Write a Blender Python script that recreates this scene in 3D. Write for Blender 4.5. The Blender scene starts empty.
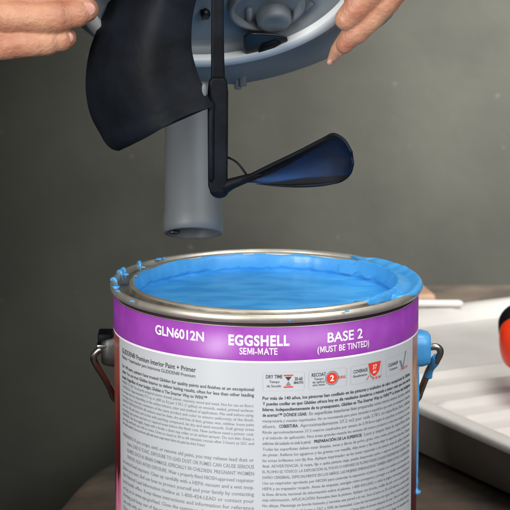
import bpy, bmesh, math, random
from mathutils import Vector, Matrix, noise
random.seed(7)
S = bpy.context.scene
C = bpy.context.scene.collection
PI = math.pi
rad = math.radians

# ------------------------------------------------------------------ camera
H = 0.192                        # height of the can's top edge
D = 1.60                         # camera to centre of the can's top
CAM = Vector((-0.00585, -D*math.cos(rad(12.4)), H + D*math.sin(rad(12.4))))
PITCH = rad(11.93)
FPX = 3008.0
FWD = Vector((0, math.cos(PITCH), -math.sin(PITCH)))
UP = Vector((0, math.sin(PITCH), math.cos(PITCH)))
RT = Vector((1, 0, 0))
cd = bpy.data.cameras.new('camera'); cam = bpy.data.objects.new('camera', cd); C.objects.link(cam)
cam.location = CAM; cam.rotation_euler = (PI/2-PITCH, 0, 0)
cd.sensor_width = 36; cd.lens = FPX/510*36; cd.clip_start = 0.05; cd.clip_end = 50
cd.dof.use_dof = True; cd.dof.focus_distance = 1.54; cd.dof.aperture_fstop = 42
S.camera = cam

def ray(px, py):
    return (FWD + RT*((px-255)/FPX) - UP*((py-255)/FPX))
def at(px, py, Y):               # the point of depth Y seen at a place of the photograph
    d = ray(px, py); return CAM + d*((Y-CAM.y)/d.y)
def atz(px, py, z):
    d = ray(px, py); return CAM + d*((z-CAM.z)/d.z)
def cyl(px, py, R):              # (angle, height) on the can's wall
    d = ray(px, py)
    a = d.x**2+d.y**2; b = 2*(CAM.x*d.x+CAM.y*d.y); c = CAM.x**2+CAM.y**2-R*R
    t = (-b-math.sqrt(max(b*b-4*a*c, 0)))/(2*a)
    p = CAM+d*t
    return math.atan2(p.x, -p.y), p.z

# ------------------------------------------------------------------ materials
def srgb(r, g, b):
    f = lambda c: (c/255/12.92) if c/255 <= .04045 else ((c/255+.055)/1.055)**2.4
    return (f(r), f(g), f(b), 1)
def mat(name, col, rough=.5, metal=0, col2=None, nscale=30, bump=0, bscale=200, spec=.5, sss=0, coat=0, detail=4, ramp=(.35, .65), stretch=None, trans=0):
    m = bpy.data.materials.new(name); m.use_nodes = True
    nt = m.node_tree; b = nt.nodes['Principled BSDF']
    b.inputs['Base Color'].default_value = col
    b.inputs['Roughness'].default_value = rough; b.inputs['Metallic'].default_value = metal
    b.inputs['Specular IOR Level'].default_value = spec
    if coat: b.inputs['Coat Weight'].default_value = coat; b.inputs['Coat Roughness'].default_value = .12
    if trans: b.inputs['Transmission Weight'].default_value = trans
    if sss:
        b.inputs['Subsurface Weight'].default_value = sss
        b.inputs['Subsurface Radius'].default_value = (1, .35, .2); b.inputs['Subsurface Scale'].default_value = .004
    tc = nt.nodes.new('ShaderNodeTexCoord'); mp = nt.nodes.new('ShaderNodeMapping')
    nt.links.new(tc.outputs['Object'], mp.inputs[0])
    if stretch: mp.inputs['Scale'].default_value = stretch
    if col2:
        n = nt.nodes.new('ShaderNodeTexNoise'); n.inputs['Scale'].default_value = nscale; n.inputs['Detail'].default_value = detail
        r = nt.nodes.new('ShaderNodeValToRGB'); r.color_ramp.elements[0].position = ramp[0]; r.color_ramp.elements[1].position = ramp[1]
        r.color_ramp.elements[0].color = col; r.color_ramp.elements[1].color = col2
        nt.links.new(mp.outputs[0], n.inputs['Vector']); nt.links.new(n.outputs['Fac'], r.inputs[0]); nt.links.new(r.outputs[0], b.inputs['Base Color'])
    if bump:
        n = nt.nodes.new('ShaderNodeTexNoise'); n.inputs['Scale'].default_value = bscale; n.inputs['Detail'].default_value = 3
        u = nt.nodes.new('ShaderNodeBump'); u.inputs['Strength'].default_value = bump; u.inputs['Distance'].default_value = .001
        nt.links.new(mp.outputs[0], n.inputs['Vector']); nt.links.new(n.outputs['Fac'], u.inputs['Height']); nt.links.new(u.outputs[0], b.inputs['Normal'])
    return m
M = {}
M['wall'] = mat('wall_plaster', srgb(39, 39, 36), 1, col2=srgb(48, 48, 44), nscale=9, spec=.04, bump=.35, bscale=90, detail=9, ramp=(.3, .7))
def add_specks(m, col, scale, thr):
    nt = m.node_tree; b = nt.nodes['Principled BSDF']; src = b.inputs['Base Color'].links[0].from_socket
    tc = nt.nodes.new('ShaderNodeTexCoord'); v = nt.nodes.new('ShaderNodeTexVoronoi'); v.inputs['Scale'].default_value = scale
    n = nt.nodes.new('ShaderNodeTexNoise'); n.inputs['Scale'].default_value = scale*2.3; n.inputs['Detail'].default_value = 3
    nt.links.new(tc.outputs['Object'], v.inputs['Vector']); nt.links.new(tc.outputs['Object'], n.inputs['Vector'])
    a = nt.nodes.new('ShaderNodeMath'); a.operation = 'MULTIPLY_ADD'; a.inputs[1].default_value = .45; nt.links.new(n.outputs['Fac'], a.inputs[0]); nt.links.new(v.outputs['Distance'], a.inputs[2])
    r = nt.nodes.new('ShaderNodeMapRange'); r.inputs['From Min'].default_value = thr; r.inputs['From Max'].default_value = thr+.05; r.inputs['To Min'].default_value = .24; r.inputs['To Max'].default_value = 0
    nt.links.new(a.outputs[0], r.inputs['Value'])
    mx = nt.nodes.new('ShaderNodeMix'); mx.data_type = 'RGBA'; nt.links.new(r.outputs[0], mx.inputs['Factor']); nt.links.new(src, mx.inputs['A']); mx.inputs['B'].default_value = col
    nt.links.new(mx.outputs['Result'], b.inputs['Base Color'])
add_specks(M['wall'], srgb(74, 70, 62), 44, .25)
M['floor'] = mat('floor', srgb(60, 58, 52), .8)
M['table'] = mat('table_wood', srgb(50, 45, 41), .38, col2=srgb(90, 78, 67), nscale=14, bump=.6, bscale=90, ramp=(.42, .72), detail=8)
M['tin'] = mat('tin', srgb(222, 215, 200), .42, .8, col2=srgb(196, 190, 176), nscale=60, bump=.05)
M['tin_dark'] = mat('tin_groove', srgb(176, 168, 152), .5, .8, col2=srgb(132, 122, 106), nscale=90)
M['purple'] = mat('purple_label', srgb(146, 60, 165), .34, col2=srgb(154, 70, 172), nscale=120, bump=.02, bscale=400)
M['white_label'] = mat('white_label', srgb(194, 197, 201), .3, bump=.02, bscale=400)
M['ink'] = mat('ink', srgb(58, 60, 64), .5)
M['ink_grey'] = mat('grey_ink', srgb(128, 132, 138), .5)
M['ink_white'] = mat('white_ink', srgb(250, 246, 250), .45)
M['ink_red'] = mat('red_ink', srgb(226, 62, 44), .45)
M['ink_line'] = mat('thin_line_ink', srgb(190, 192, 198), .5)
M['blue'] = mat('blue_paint', srgb(66, 152, 214), .36, col2=srgb(78, 162, 222), nscale=60, coat=.1, bump=.25, bscale=120)
M['blue_lightened'] = mat('lightened_wet_paint', srgb(58, 152, 222), .3, col2=srgb(84, 176, 238), nscale=38, spec=.5, bump=.45, bscale=45, stretch=(1, 2.2, 1), ramp=(.4, .6))  # same paint as the coat, colour lightened for the dimly lit surface
M['dark_plastic'] = mat('black_plastic', srgb(11, 13, 16), .52, col2=srgb(22, 26, 33), nscale=45, bump=.25, bscale=160, spec=.13)
M['ear'] = mat('ear_metal', srgb(92, 92, 90), .4, .7, col2=srgb(52, 52, 50), nscale=120)
M['wire'] = mat('steel_wire', srgb(158, 156, 152), .28, 1)
M['grey_plastic'] = mat('grey_plastic', srgb(106, 110, 112), .5, col2=srgb(97, 101, 103), nscale=18, bump=.08, bscale=150)
M['grey_inner'] = mat('grey_basin_plastic', srgb(112, 119, 124), .45, col2=srgb(130, 136, 141), nscale=25, bump=.1, bscale=150)
M['grey_flange'] = mat('grey_flange_plastic', srgb(132, 137, 140), .4, col2=srgb(120, 126, 129), nscale=22)
M['pale_rim'] = mat('pale_rim_plastic', srgb(232, 235, 234), .4, col2=srgb(222, 226, 226), nscale=40)
M['hole'] = mat('hole_darkness', srgb(12, 13, 16), .4)  # plain black put in for the darkness inside openings
M['skin'] = mat('skin', srgb(204, 153, 122), .5, col2=srgb(172, 108, 84), nscale=55, bump=.7, bscale=420, sss=.25, ramp=(.3, .75))
M['nail'] = mat('nail', srgb(204, 148, 134), .3, sss=.1)
M['tray_white'] = mat('tray_liner_plastic', srgb(196, 192, 186), .5, col2=srgb(208, 204, 198), nscale=22, bump=.3, bscale=120, detail=8)
M['tray_shell'] = mat('tray_shell_metal', srgb(138, 131, 122), .5, .2, col2=srgb(112, 106, 98), nscale=16, bump=.2, bscale=80)
M['red'] = mat('orange_red_plastic', srgb(248, 66, 24), .35, col2=srgb(240, 56, 20), nscale=14)
M['tan'] = mat('tan_wood', srgb(122, 96, 74), .6, col2=srgb(104, 80, 60), nscale=20, stretch=(1, 8, 8))
M['white_stick'] = mat('white_stick_plastic', srgb(226, 224, 220), .4, bump=.05)

def z_ramp_mat(name, stops, rough=.4):
    m = bpy.data.materials.new(name); m.use_nodes = True; nt = m.node_tree; b = nt.nodes['Principled BSDF']; b.inputs['Roughness'].default_value = rough
    tc = nt.nodes.new('ShaderNodeTexCoord'); sx = nt.nodes.new('ShaderNodeSeparateXYZ'); nt.links.new(tc.outputs['Object'], sx.inputs[0])
    mp = nt.nodes.new('ShaderNodeMapping'); mp.inputs['Scale'].default_value = (1, 1, .22); nt.links.new(tc.outputs['Object'], mp.inputs[0])
    n = nt.nodes.new('ShaderNodeTexNoise'); n.inputs['Scale'].default_value = 70; n.inputs['Detail'].default_value = 4; nt.links.new(mp.outputs[0], n.inputs['Vector'])
    a = nt.nodes.new('ShaderNodeMath'); a.operation = 'MULTIPLY_ADD'; a.inputs[1].default_value = .10; nt.links.new(n.outputs['Fac'], a.inputs[0]); nt.links.new(sx.outputs['Z'], a.inputs[2])
    r = nt.nodes.new('ShaderNodeMapRange'); r.inputs['From Min'].default_value = .06+.05; r.inputs['From Max'].default_value = .172+.05; nt.links.new(a.outputs[0], r.inputs['Value'])
    cr = nt.nodes.new('ShaderNodeValToRGB'); el = cr.color_ramp.elements
    el[0].position, el[0].color = stops[0]; el[1].position, el[1].color = stops[-1]
    for p, c in stops[1:-1]:
        e = el.new(p); e.color = c
    nt.links.new(r.outputs[0], cr.inputs[0]); nt.links.new(cr.outputs[0], b.inputs['Base Color'])
    return m
M['picture_right'] = z_ramp_mat('printed_picture_right', [(0, srgb(84, 28, 26)), (.3, srgb(70, 22, 20)), (.5, srgb(150, 96, 60)), (.62, srgb(196, 150, 110)), (.75, srgb(168, 110, 74)), (1, srgb(186, 150, 128))])
M['picture_left'] = z_ramp_mat('printed_picture_left', [(0, srgb(226, 140, 170)), (.14, srgb(196, 96, 130)), (.2, srgb(78, 20, 26)), (.5, srgb(110, 36, 36)), (.75, srgb(150, 78, 66)), (1, srgb(140, 80, 72))])

# ------------------------------------------------------------------ helpers
def tag(o, label=None, cat=None, group=None, kind=None):
    if label: o['label'] = label
    if cat: o['category'] = cat
    if group: o['group'] = group
    if kind: o['kind'] = kind
    return o
def empty(name, loc, label, cat, group=None):
    o = bpy.data.objects.new(name, None); o.empty_display_size = .02; C.objects.link(o); o.location = loc
    bpy.context.view_layer.update()
    return tag(o, label, cat, group)
def link(name, me, m, parent=None, smooth=True, origin=None):
    if smooth:
        for p in me.polygons: p.use_smooth = True
    if m: me.materials.clear(); me.materials.append(m)
    o = bpy.data.objects.new(name, me); C.objects.link(o)
    if parent:
        o.parent = parent
        w = Vector((0, 0, 0)); q = parent
        while q: w += q.location; q = q.parent
        o.location = -w           # meshes are written in world coordinates
    return o
def obj(name, bm, m, parent=None, smooth=True):
    bmesh.ops.recalc_face_normals(bm, faces=bm.faces[:])
    me = bpy.data.meshes.new(name); bm.to_mesh(me); bm.free()
    return link(name, me, m, parent, smooth)
def bevel(o, w=.001, seg=2):
    b = o.modifiers.new('bevel', 'BEVEL'); b.width = w; b.segments = seg; b.limit_method = 'ANGLE'; b.angle_limit = rad(35)
    return o
def lathe(prof, n=128, a0=0, a1=2*PI, bm=None, mtx=None):
    bm = bm or bmesh.new(); full = abs(a1-a0) > 2*PI-1e-6
    rows = []
    for i in range(n if full else n+1):
        a = a0+(a1-a0)*i/n
        vs = []
        for r, z in prof:
            p = Vector((r*math.sin(a), -r*math.cos(a), z))
            if mtx: p = mtx @ p
            vs.append(bm.verts.new(p))
        rows.append(vs)
    m = len(rows)
    for i in range(m if full else m-1):
        a, b = rows[i], rows[(i+1) % m]
        for j in range(len(prof)-1):
            bm.faces.new((a[j], b[j], b[j+1], a[j+1]))
    return bm
def tube(bm, pts, radii, n=14, caps=True, flat=1.0):
    pts = [Vector(p) for p in pts]
    if not hasattr(radii, '__len__'): radii = [radii]*len(pts)
    rings = []; prev = None
    for i, p in enumerate(pts):
        t = (pts[min(i+1, len(pts)-1)]-pts[max(i-1, 0)]).normalized()
        if prev is None:
            ref = Vector((0, 0, 1)) if abs(t.z) < .9 else Vector((0, 1, 0))
            u = t.cross(ref).normalized()
        else:
            u = (prev - t*prev.dot(t)).normalized()
        prev = u; v = t.cross(u)
        rings.append([bm.verts.new(p+(u*math.cos(2*PI*k/n)+v*math.sin(2*PI*k/n)*flat)*radii[i]) for k in range(n)])
    for a, b in zip(rings, rings[1:]):
        for k in range(n): bm.faces.new((a[k], a[(k+1) % n], b[(k+1) % n], b[k]))
    if caps: bm.faces.new(rings[0][::-1]); bm.faces.new(rings[-1])
    return bm
def catmull(pts, k=8):
    out = []
    P = [pts[0]]+list(pts)+[pts[-1]]
    for i in range(1, len(P)-2):
        p0, p1, p2, p3 = [Vector(q) for q in P[i-1:i+3]]
        for s in range(k):
            t = s/k
            out.append(.5*((2*p1)+(p2-p0)*t+(2*p0-5*p1+4*p2-p3)*t*t+(3*p1-p0-3*p2+p3)*t**3))
    out.append(Vector(pts[-1])); return out
def box(bm, c, sx, sy, sz, mtx=None):
    r = bmesh.ops.create_cube(bm, size=1)
    for v in r['verts']:
        v.co = Vector((v.co.x*sx, v.co.y*sy, v.co.z*sz))
        v.co = (mtx @ v.co if mtx else v.co)+Vector(c)
    return r['verts']
def blob(bm, c, r, s=(1, 1, 1), sub=3, jit=0):
    q = bmesh.ops.create_icosphere(bm, subdivisions=sub, radius=1)
    for v in q['verts']:
        k = 1+jit*noise.noise(v.co*1.7+Vector(c)*90)
        v.co = Vector((v.co.x*s[0], v.co.y*s[1], v.co.z*s[2]))*r*k+Vector(c)
def grid_sheet(bm, A, B, rows, off=lambda i, j: Vector((0, 0, 0))):   # loft between two rails
    g = []
    for i in range(len(A)):
        g.append([bm.verts.new(A[i].lerp(B[i], j/rows)+off(i/(len(A)-1), j/rows)) for j in range(rows+1)])
    for i in range(len(A)-1):
        for j in range(rows): bm.faces.new((g[i][j], g[i+1][j], g[i+1][j+1], g[i][j+1]))
    return bm

# ------------------------------------------------------------------ setting
bm = bmesh.new()
for v in [(-2.5, .93, -.75), (2.5, .93, -.75), (2.5, .93, 2.2), (-2.5, .93, 2.2)]: bm.verts.new(v)
bm.faces.new(bm.verts[:]); tag(obj('wall', bm, M['wall']), kind='structure')
bm = bmesh.new()
for v in [(-2.5, -2, -.75), (2.5, -2, -.75), (2.5, .93, -.75), (-2.5, .93, -.75)]: bm.verts.new(v)
bm.faces.new(bm.verts[:]); tag(obj('floor', bm, M['floor']), kind='structure')

# table slab whose rounded left edge shows behind the can
p1 = atz(50, 510, 0); p2 = atz(80, 478, 0); p3 = atz(115, 456, 0)
outl = [Vector((-.17, -.25, 0)), Vector((-.185, -.05, 0)), Vector((-.165, .09, 0)), p1, p2, p3,
        Vector((-.05, .42, 0)), Vector((-.02, .55, 0)), Vector((.0, .75, 0)), Vector((.06, .855, 0)), Vector((.3, .87, 0)), Vector((.62, .86, 0)),
        Vector((.66, .5, 0)), Vector((.62, .1, 0)), Vector((.5, -.22, 0)), Vector((.2, -.33, 0)), Vector((-.05, -.33, 0))]
outl = catmull(outl+[outl[0]], 8)[:-1]
bm = bmesh.new()
cc = Vector((.2, .2, 0)); layers = []
for k, (sc, z) in enumerate([(.0, 0), (.5, 0), (.96, 0), (.985, -.0015), (.997, -.006), (1.0, -.014), (.995, -.04), (.97, -.05), (0, -.05)]):
    if sc == 0: layers.append([bm.verts.new((cc.x, cc.y, z))]); continue
    layers.append([bm.verts.new(((p.x-cc.x)*sc+cc.x, (p.y-cc.y)*sc+cc.y, z)) for p in outl])
N = len(outl)
for a, b in zip(layers, layers[1:]):
    for i in range(N):
        j = (i+1) % N
        if len(a) == 1: bm.faces.new((a[0], b[i], b[j]))
        elif len(b) == 1: bm.faces.new((a[i], a[j], b[0]))
        else: bm.faces.new((a[i], b[i], b[j], a[j]))
tb = empty('table', (.2, .2, -.75), 'dark brown mottled wooden table with rounded edge, under the paint can', 'table')
obj('tabletop', bm, M['table'], tb)
for x, y in ((.0, -.12), (.45, -.1), (.1, .6), (.5, .62)):
    bm = bmesh.new(); tube(bm, [(x, y, -.75), (x, y, -.0505)], [.018, .026]); obj('leg', bm, M['table'], tb)

# ------------------------------------------------------------------ paint can
can = empty('paint_can', (0, 0, 0), 'open metal paint can with purple banded white label, full of blue paint', 'paint can')
R = .0808; RL = R+.0004
bm = lathe([(R-.002, .004), (R+.001, .001), (R+.0012, .004), (R, .007), (R, H-.0072), (.0797, H-.0068), (.0797, H-.0044)], 160)
vs = [bm.verts.new((.0795*math.sin(2*PI*i/64), -.0795*math.cos(2*PI*i/64), .004)) for i in range(64)]; bm.faces.new(vs)
obj('body', bm, M['tin'], can)
# rim: outer bead, lid groove, inner lip
prof = [(.0796, H-.0046), (.0808, H-.0047), (.0820, H-.0046), (.0828, H-.0036), (.0829, H-.0018), (.0822, H-.0004), (.0811, H-.0001), (.0802, H-.0008), (.0798, H-.003)]
obj('rim', lathe(prof, 160), M['tin'], can)
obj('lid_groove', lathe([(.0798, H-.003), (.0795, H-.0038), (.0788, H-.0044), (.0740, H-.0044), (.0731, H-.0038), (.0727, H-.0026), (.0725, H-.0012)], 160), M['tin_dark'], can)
obj('inner_lip', lathe([(.0725, H-.0012), (.0720, H-.0003), (.0710, H+.0001), (.0701, H-.0008), (.0699, H-.003), (.0699, H-.014)], 160), M['tin'], can)

M['bead_shadow'] = mat('painted_bead_shadow', srgb(44, 40, 36), .6, .4)  # dark strip painted in for the shade below the bead
obj('bead_shadow', lathe([(.0799, H-.0047), (.0799, H-.0071)], 160), M['bead_shadow'], can)
# blue coat clinging to the inside of the collar, with a ragged lower edge
def nz(a, f, seed, amp): return amp*noise.noise(Vector((math.cos(a)*f, math.sin(a)*f, seed)))
bm = bmesh.new(); rows = []
NA = 260
for i in range(NA):
    a = 2*PI*i/NA
    top = H-.0012+nz(a, 5, 1, .0005)
    low = H-.0082+nz(a, 11, 4, .0016)+nz(a, 31, 6, .0005)
    th = .0009+nz(a, 16, 7, .0003)
    rr = []
    for r, z in [(.0703, top+.0006), (.0697, top), (.0699-th*.7, top-.001), (.0699-th, (top+low)/2), (.0699-th*1.5, low+.001), (.0699-th*1.3, low), (.0698, low-.0008), (.0698, H-.0135)]:
        rr.append(bm.verts.new((r*math.sin(a), -r*math.cos(a), z)))
    rows.append(rr)
for i in range(NA):
    a, b = rows[i], rows[(i+1) % NA]
    for j in range(7): bm.faces.new((a[j], b[j], b[j+1], a[j+1]))
obj('inner_paint_coat', bm, M['blue'], can)

# paint surface
bm = bmesh.new(); rows = []
NR = 40; LV = H-.0100
for k in range(NR+1):
    r = .0702*k/NR
    if k == 0: rows.append([bm.verts.new((0, 0, LV))]); continue
    row = []
    for i in range(128):
        a = 2*PI*i/128; x, y = r*math.sin(a), -r*math.cos(a)
        z = LV + .0005*noise.noise(Vector((x*26, y*50, 2))) + .00022*noise.noise(Vector((x*70, y*140, 5))) + .0010*max(0, (r-.065)/.0052)**2
        row.append(bm.verts.new((x, y, z)))
    rows.append(row)
for k in range(NR):
    a, b = rows[k], rows[k+1]
    for i in range(128):
        j = (i+1) % 128
        if k == 0: bm.faces.new((a[0], b[i], b[j]))
        else: bm.faces.new((a[i], b[i], b[j], a[j]))
tag(obj('paint', bm, M['blue_lightened']), 'glossy sky blue wet paint filling the open can', 'paint')

# --- label
Zb = cyl(266, 362, RL)[1]                 # lower edge of the purple band
aL = cyl(120, 400, RL)[0]; aR = cyl(412, 400, RL)[0]
obj('label_band', lathe([(R-.0002, H-.0070), (RL, H-.0072), (RL, Zb)], 160), M['purple'], can)
band = can.children[-1] if can.children[-1].name.startswith('label_band') else [c for c in can.children if c.name.startswith('label_band')][0]
panel = obj('text_panel', lathe([(RL, Zb), (RL, .012)], 120, aL, aR), M['white_label'], can)
obj('band_edge', lathe([(RL+.00005, Zb+.0004), (RL+.00005, Zb-.0006)], 160), M['ink_white'], can)
obj('picture_panel', lathe([(RL-.0001, Zb-.0005), (RL-.0001, .012)], 60, aR, PI), M['picture_right'], can)
obj('picture_panel', lathe([(RL-.0001, Zb-.0005), (RL-.0001, .012)], 60, -PI, aL), M['picture_left'], can)

def text_mesh(s, size, bold=0, res=3, shear=0, space=1):
    cu = bpy.data.curves.new('t', 'FONT'); cu.body = s; cu.size = size; cu.offset = bold*size; cu.resolution_u = res; cu.shear = shear; cu.space_character = space
    cu.fill_mode = 'FRONT'
    o = bpy.data.objects.new('t', cu); C.objects.link(o)
    bpy.context.view_layer.update()
    dg = bpy.context.evaluated_depsgraph_get(); me = bpy.data.meshes.new_from_object(o.evaluated_get(dg))
    vs = [v.co.copy() for v in me.vertices]; fs = [tuple(p.vertices) for p in me.polygons]
    bpy.data.objects.remove(o); bpy.data.curves.remove(cu); bpy.data.meshes.remove(me)
    return vs, fs
def wrap_text(bm, s, a0, a1, z0, zh, bold=0, res=3, lift=.0001, fit=True, shear=0, sub=False, space=1, slab=False):
    """a0..a1 angles the line spans, z0 baseline, zh capital height"""
    size = zh/.70
    vs, fs = text_mesh(s, size, bold, res, shear, space)
    if not vs: return
    x0 = min(v.x for v in vs); x1 = max(v.x for v in vs)
    k = (a1-a0)/(x1-x0) if fit else 1/RL
    b2 = bmesh.new()
    V = [b2.verts.new(v) for v in vs]
    for f in fs:
        try: b2.faces.new([V[i] for i in f])
        except ValueError: pass
    if sub:
        w = (x1-x0)
        for q in range(1, 60):
            x = x0+w*q/60
            bmesh.ops.bisect_plane(b2, geom=b2.verts[:]+b2.edges[:]+b2.faces[:], plane_co=(x, 0, 0), plane_no=(1, 0, 0))
    mp = {}
    rr = RL+lift
    for v in b2.verts:
        a = a0+(v.co.x-x0)*k
        mp[v] = bm.verts.new((rr*math.sin(a), -rr*math.cos(a), z0+v.co.y))
    for f in b2.faces:
        try: bm.faces.new([mp[v] for v in f.verts])
        except ValueError: pass
    b2.free()
def head(bm, s, a0, a1, z0, zh, bold, lift=.0001, res=5):
    size = zh/.70; st = zh*(.13+bold*1.6); segs = []; cur = ''
    for c in s:
        if c == 'M':
            if cur: segs.append(cur)
            segs.append('M'); cur = ''
        else: cur += c
    if cur: segs.append(cur)
    W = []
    for q in segs:
        if q == 'M': W.append(zh*.92)
        else:
            v, _ = text_mesh(q, size, bold, res); W.append(max(p.x for p in v)-min(p.x for p in v))
    gap = zh*.16; tot = sum(W)+gap*(len(segs)-1); k = (a1-a0)/tot; x = 0; rr = RL+lift
    for q, w in zip(segs, W):
        b0, b1 = a0+x*k, a0+(x+w)*k
        if q == 'M':
            m_ = w/2; t = st*.95
            P = lambda X, Z: bm.verts.new((rr*math.sin(b0+X*k), -rr*math.cos(b0+X*k), z0+Z))
            for poly in ([(0, 0), (t, 0), (t, zh), (0, zh)], [(w-t, 0), (w, 0), (w, zh), (w-t, zh)],
                         [(t, zh), (t, zh*.70), (m_-t*.42, 0+zh*.10), (m_, zh*.10), (m_, zh*.36), (t*1.35, zh)],
                         [(w-t, zh), (w-t*1.35, zh), (m_, zh*.36), (m_, zh*.10), (m_+t*.42, zh*.10), (w-t, zh*.70)]):
                bm.faces.new([P(X, Z) for X, Z in poly])
        else:
            wrap_text(bm, q, b0, b1, z0, zh, bold, res, lift, sub=len(q) > 2)
        x += w+gap
def ink(name, bm, m, parent):
    me = bpy.data.meshes.new(name); bm.to_mesh(me); bm.free()
    return link(name, me, m, parent, False)
def ang(px, py=340): return cyl(px, py, RL)[0]
def hh(px, py): return cyl(px, py, RL)[1]

bm = bmesh.new(); wrap_text(bm, 'GLN6012N', ang(155.5, 332), ang(204, 336), hh(180, 338.3), .0048, .022, 6, sub=True); ink('code_lettering', bm, M['ink_white'], band)
bm = bmesh.new()
wrap_text(bm, 'EGGSHELL', ang(228.5), ang(289.5), hh(259, 345.6), .0052, .036, 6, sub=True, space=1.12)
# slab serifs on the heavy letters
ink('sheen_lettering', bm, M['ink_white'], band)
bm = bmesh.new(); head(bm, 'SEMI-MATE', ang(239.5), ang(277.5), hh(259, 354.6), .0034, .012); ink('finish_lettering', bm, M['ink_white'], band)
bm = bmesh.new(); wrap_text(bm, 'BASE 2', ang(327.5), ang(362.5), hh(345, 340.4), .0050, .018, 6, sub=True); ink('base_lettering', bm, M['ink_white'], band)
bm = bmesh.new(); head(bm, '(MUST BE TINTED)', ang(317.5), ang(369), hh(343, 350.2), .0032, .012); ink('tint_lettering', bm, M['ink_white'], band)

# small print
lc0, lc1 = ang(123, 420), ang(254, 420)
rc0, rc1 = ang(262.5, 420), ang(409.5, 420)
bmB, bmG = bmesh.new(), bmesh.new()
def lz(py): return hh(253.5, py)
wrap_text(bmB, 'GLIDDEN\u00ae Premium Interior Paint + Primer', lc0, ang(196, 370), hh(190, 371.5), .0026, .012)
wrap_text(bmB, 'Pintura + Imprimador para Interiores GLIDDEN\u00ae Premium', lc0, ang(195.5, 376), hh(190, 377.0), .0018, .004)
ltxt = ['For 140 years, painters have trusted Glidden for quality paints and finishes at an exceptional',
        'value. You can trust Glidden Interior to deliver lasting results, often for less than other leading',
        'brands. Regardless of your budget, Glidden is The Smarter Way to WIN!\u2122']
for i, t in enumerate(ltxt):
    wrap_text(bmB, t, lc0, lc1 if i < 2 else ang(207, 396), lz(391+i*5.7), .00175, .012, 2)
lt2 = ['WHERE TO USE: On properly prepared interior drywall, plaster, masonry, wood and metal. Not for use on floors.',
       'COVERAGE: Approximately 37.2 sq. m. (400 sq. ft.) per 3.78 L (1 gallon) on smooth, sealed, primed surfaces.',
       'Coverage may vary depending on the surface texture, color and method of application. Mix well before using.',
       'For large areas, intermix containers of the same product and color to ensure uniformity of the finish.',
       'SURFACE PREPARATION: All surfaces must be clean, dry and free of dust, grease, wax, mildew, loose paint',
       'and rust. Fill nail holes and cracks with patching compound, let dry and sand smooth. Dull glossy areas',
       'by sanding. Spot prime any bare or repaired areas before the finish coat. New surfaces need a primer coat.',
       'PAINTING: Stir thoroughly. Apply with a brush, a short nap roller or an airless sprayer. Do not thin. Keep a',
       'wet edge and finish one wall at a time. Dries to touch in 30 to 60 minutes; recoat after 2 hours at 25C and',
       '50% relative humidity. Clean up tools and spills with warm soapy water before the paint has dried. Protect']
for i, t in enumerate(lt2):
    wrap_text(bmG, t, lc0, lc1 if i != 9 else ang(205, 440), lz(407.2+i*4.72), .0015, .004, 2)
lt3 = ['WARNING! If you scrape, sand, or remove old paint, you may release lead dust or',
       'fumes. LEAD IS TOXIC. EXPOSURE TO LEAD DUST OR FUMES CAN CAUSE SERIOUS',
       'ILLNESS, SUCH AS BRAIN DAMAGE, ESPECIALLY IN CHILDREN. PREGNANT WOMEN',
       'SHOULD ALSO AVOID EXPOSURE. Wear a properly fitted NIOSH-approved respirator',
       'to control lead exposure. Clean up carefully with a HEPA vacuum and a wet mop.',
       'Before you start, find out how to protect yourself and your family by contacting',
       'the National Lead Information Hotline at 1-800-424-LEAD or contact your',
       'local health office. Keep these instructions and information for reference',
       'or log on to www.epa.gov/lead. Close the container after each use, keep from',
       'freezing and keep out of the reach of children. Do not take internally, and',
       'use only with adequate ventilation. Wash hands and skin after handling it.',
       'Dispose of contents and container according to the local regulations.']
for i, t in enumerate(lt3):
    wrap_text(bmG, t, lc0+(.075 if 0 < i < 4 else 0), lc1, lz(461.8+i*6.85), .0020, .006, 2)
def rz(py): return hh(262.5, py)
rtxt = ['Por m\u00e1s de 140 a\u00f1os, los pintores han confiado en las pinturas y acabados de valor excepcional de Glidden.',
        'Y puedes confiar en que Glidden ofrece hoy en d\u00eda resultados duraderos, a menudo a menor costo que otras marcas',
        'l\u00edderes. Independientemente de tu presupuesto, Glidden es The Smarter Way to WIN!\u2122 La forma m\u00e1s inteligente']
for i, t in enumerate(rtxt): wrap_text(bmB, t, rc0, rc1, rz(399.7+i*5.65), .00168, .02, 2)
m0 = ang(314, 415)
wrap_text(bmB, 'de acertar!\u2122 D\u00d3NDE USAR:', rc0, ang(307, 416), rz(399.7+3*5.65), .00168, .02, 2)
wrap_text(bmG, 'En superficies interiores bien preparadas como muros nuevos de yeso, madera', ang(309, 416), rc1, rz(399.7+3*5.65), .0017, .02, 2)
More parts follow.
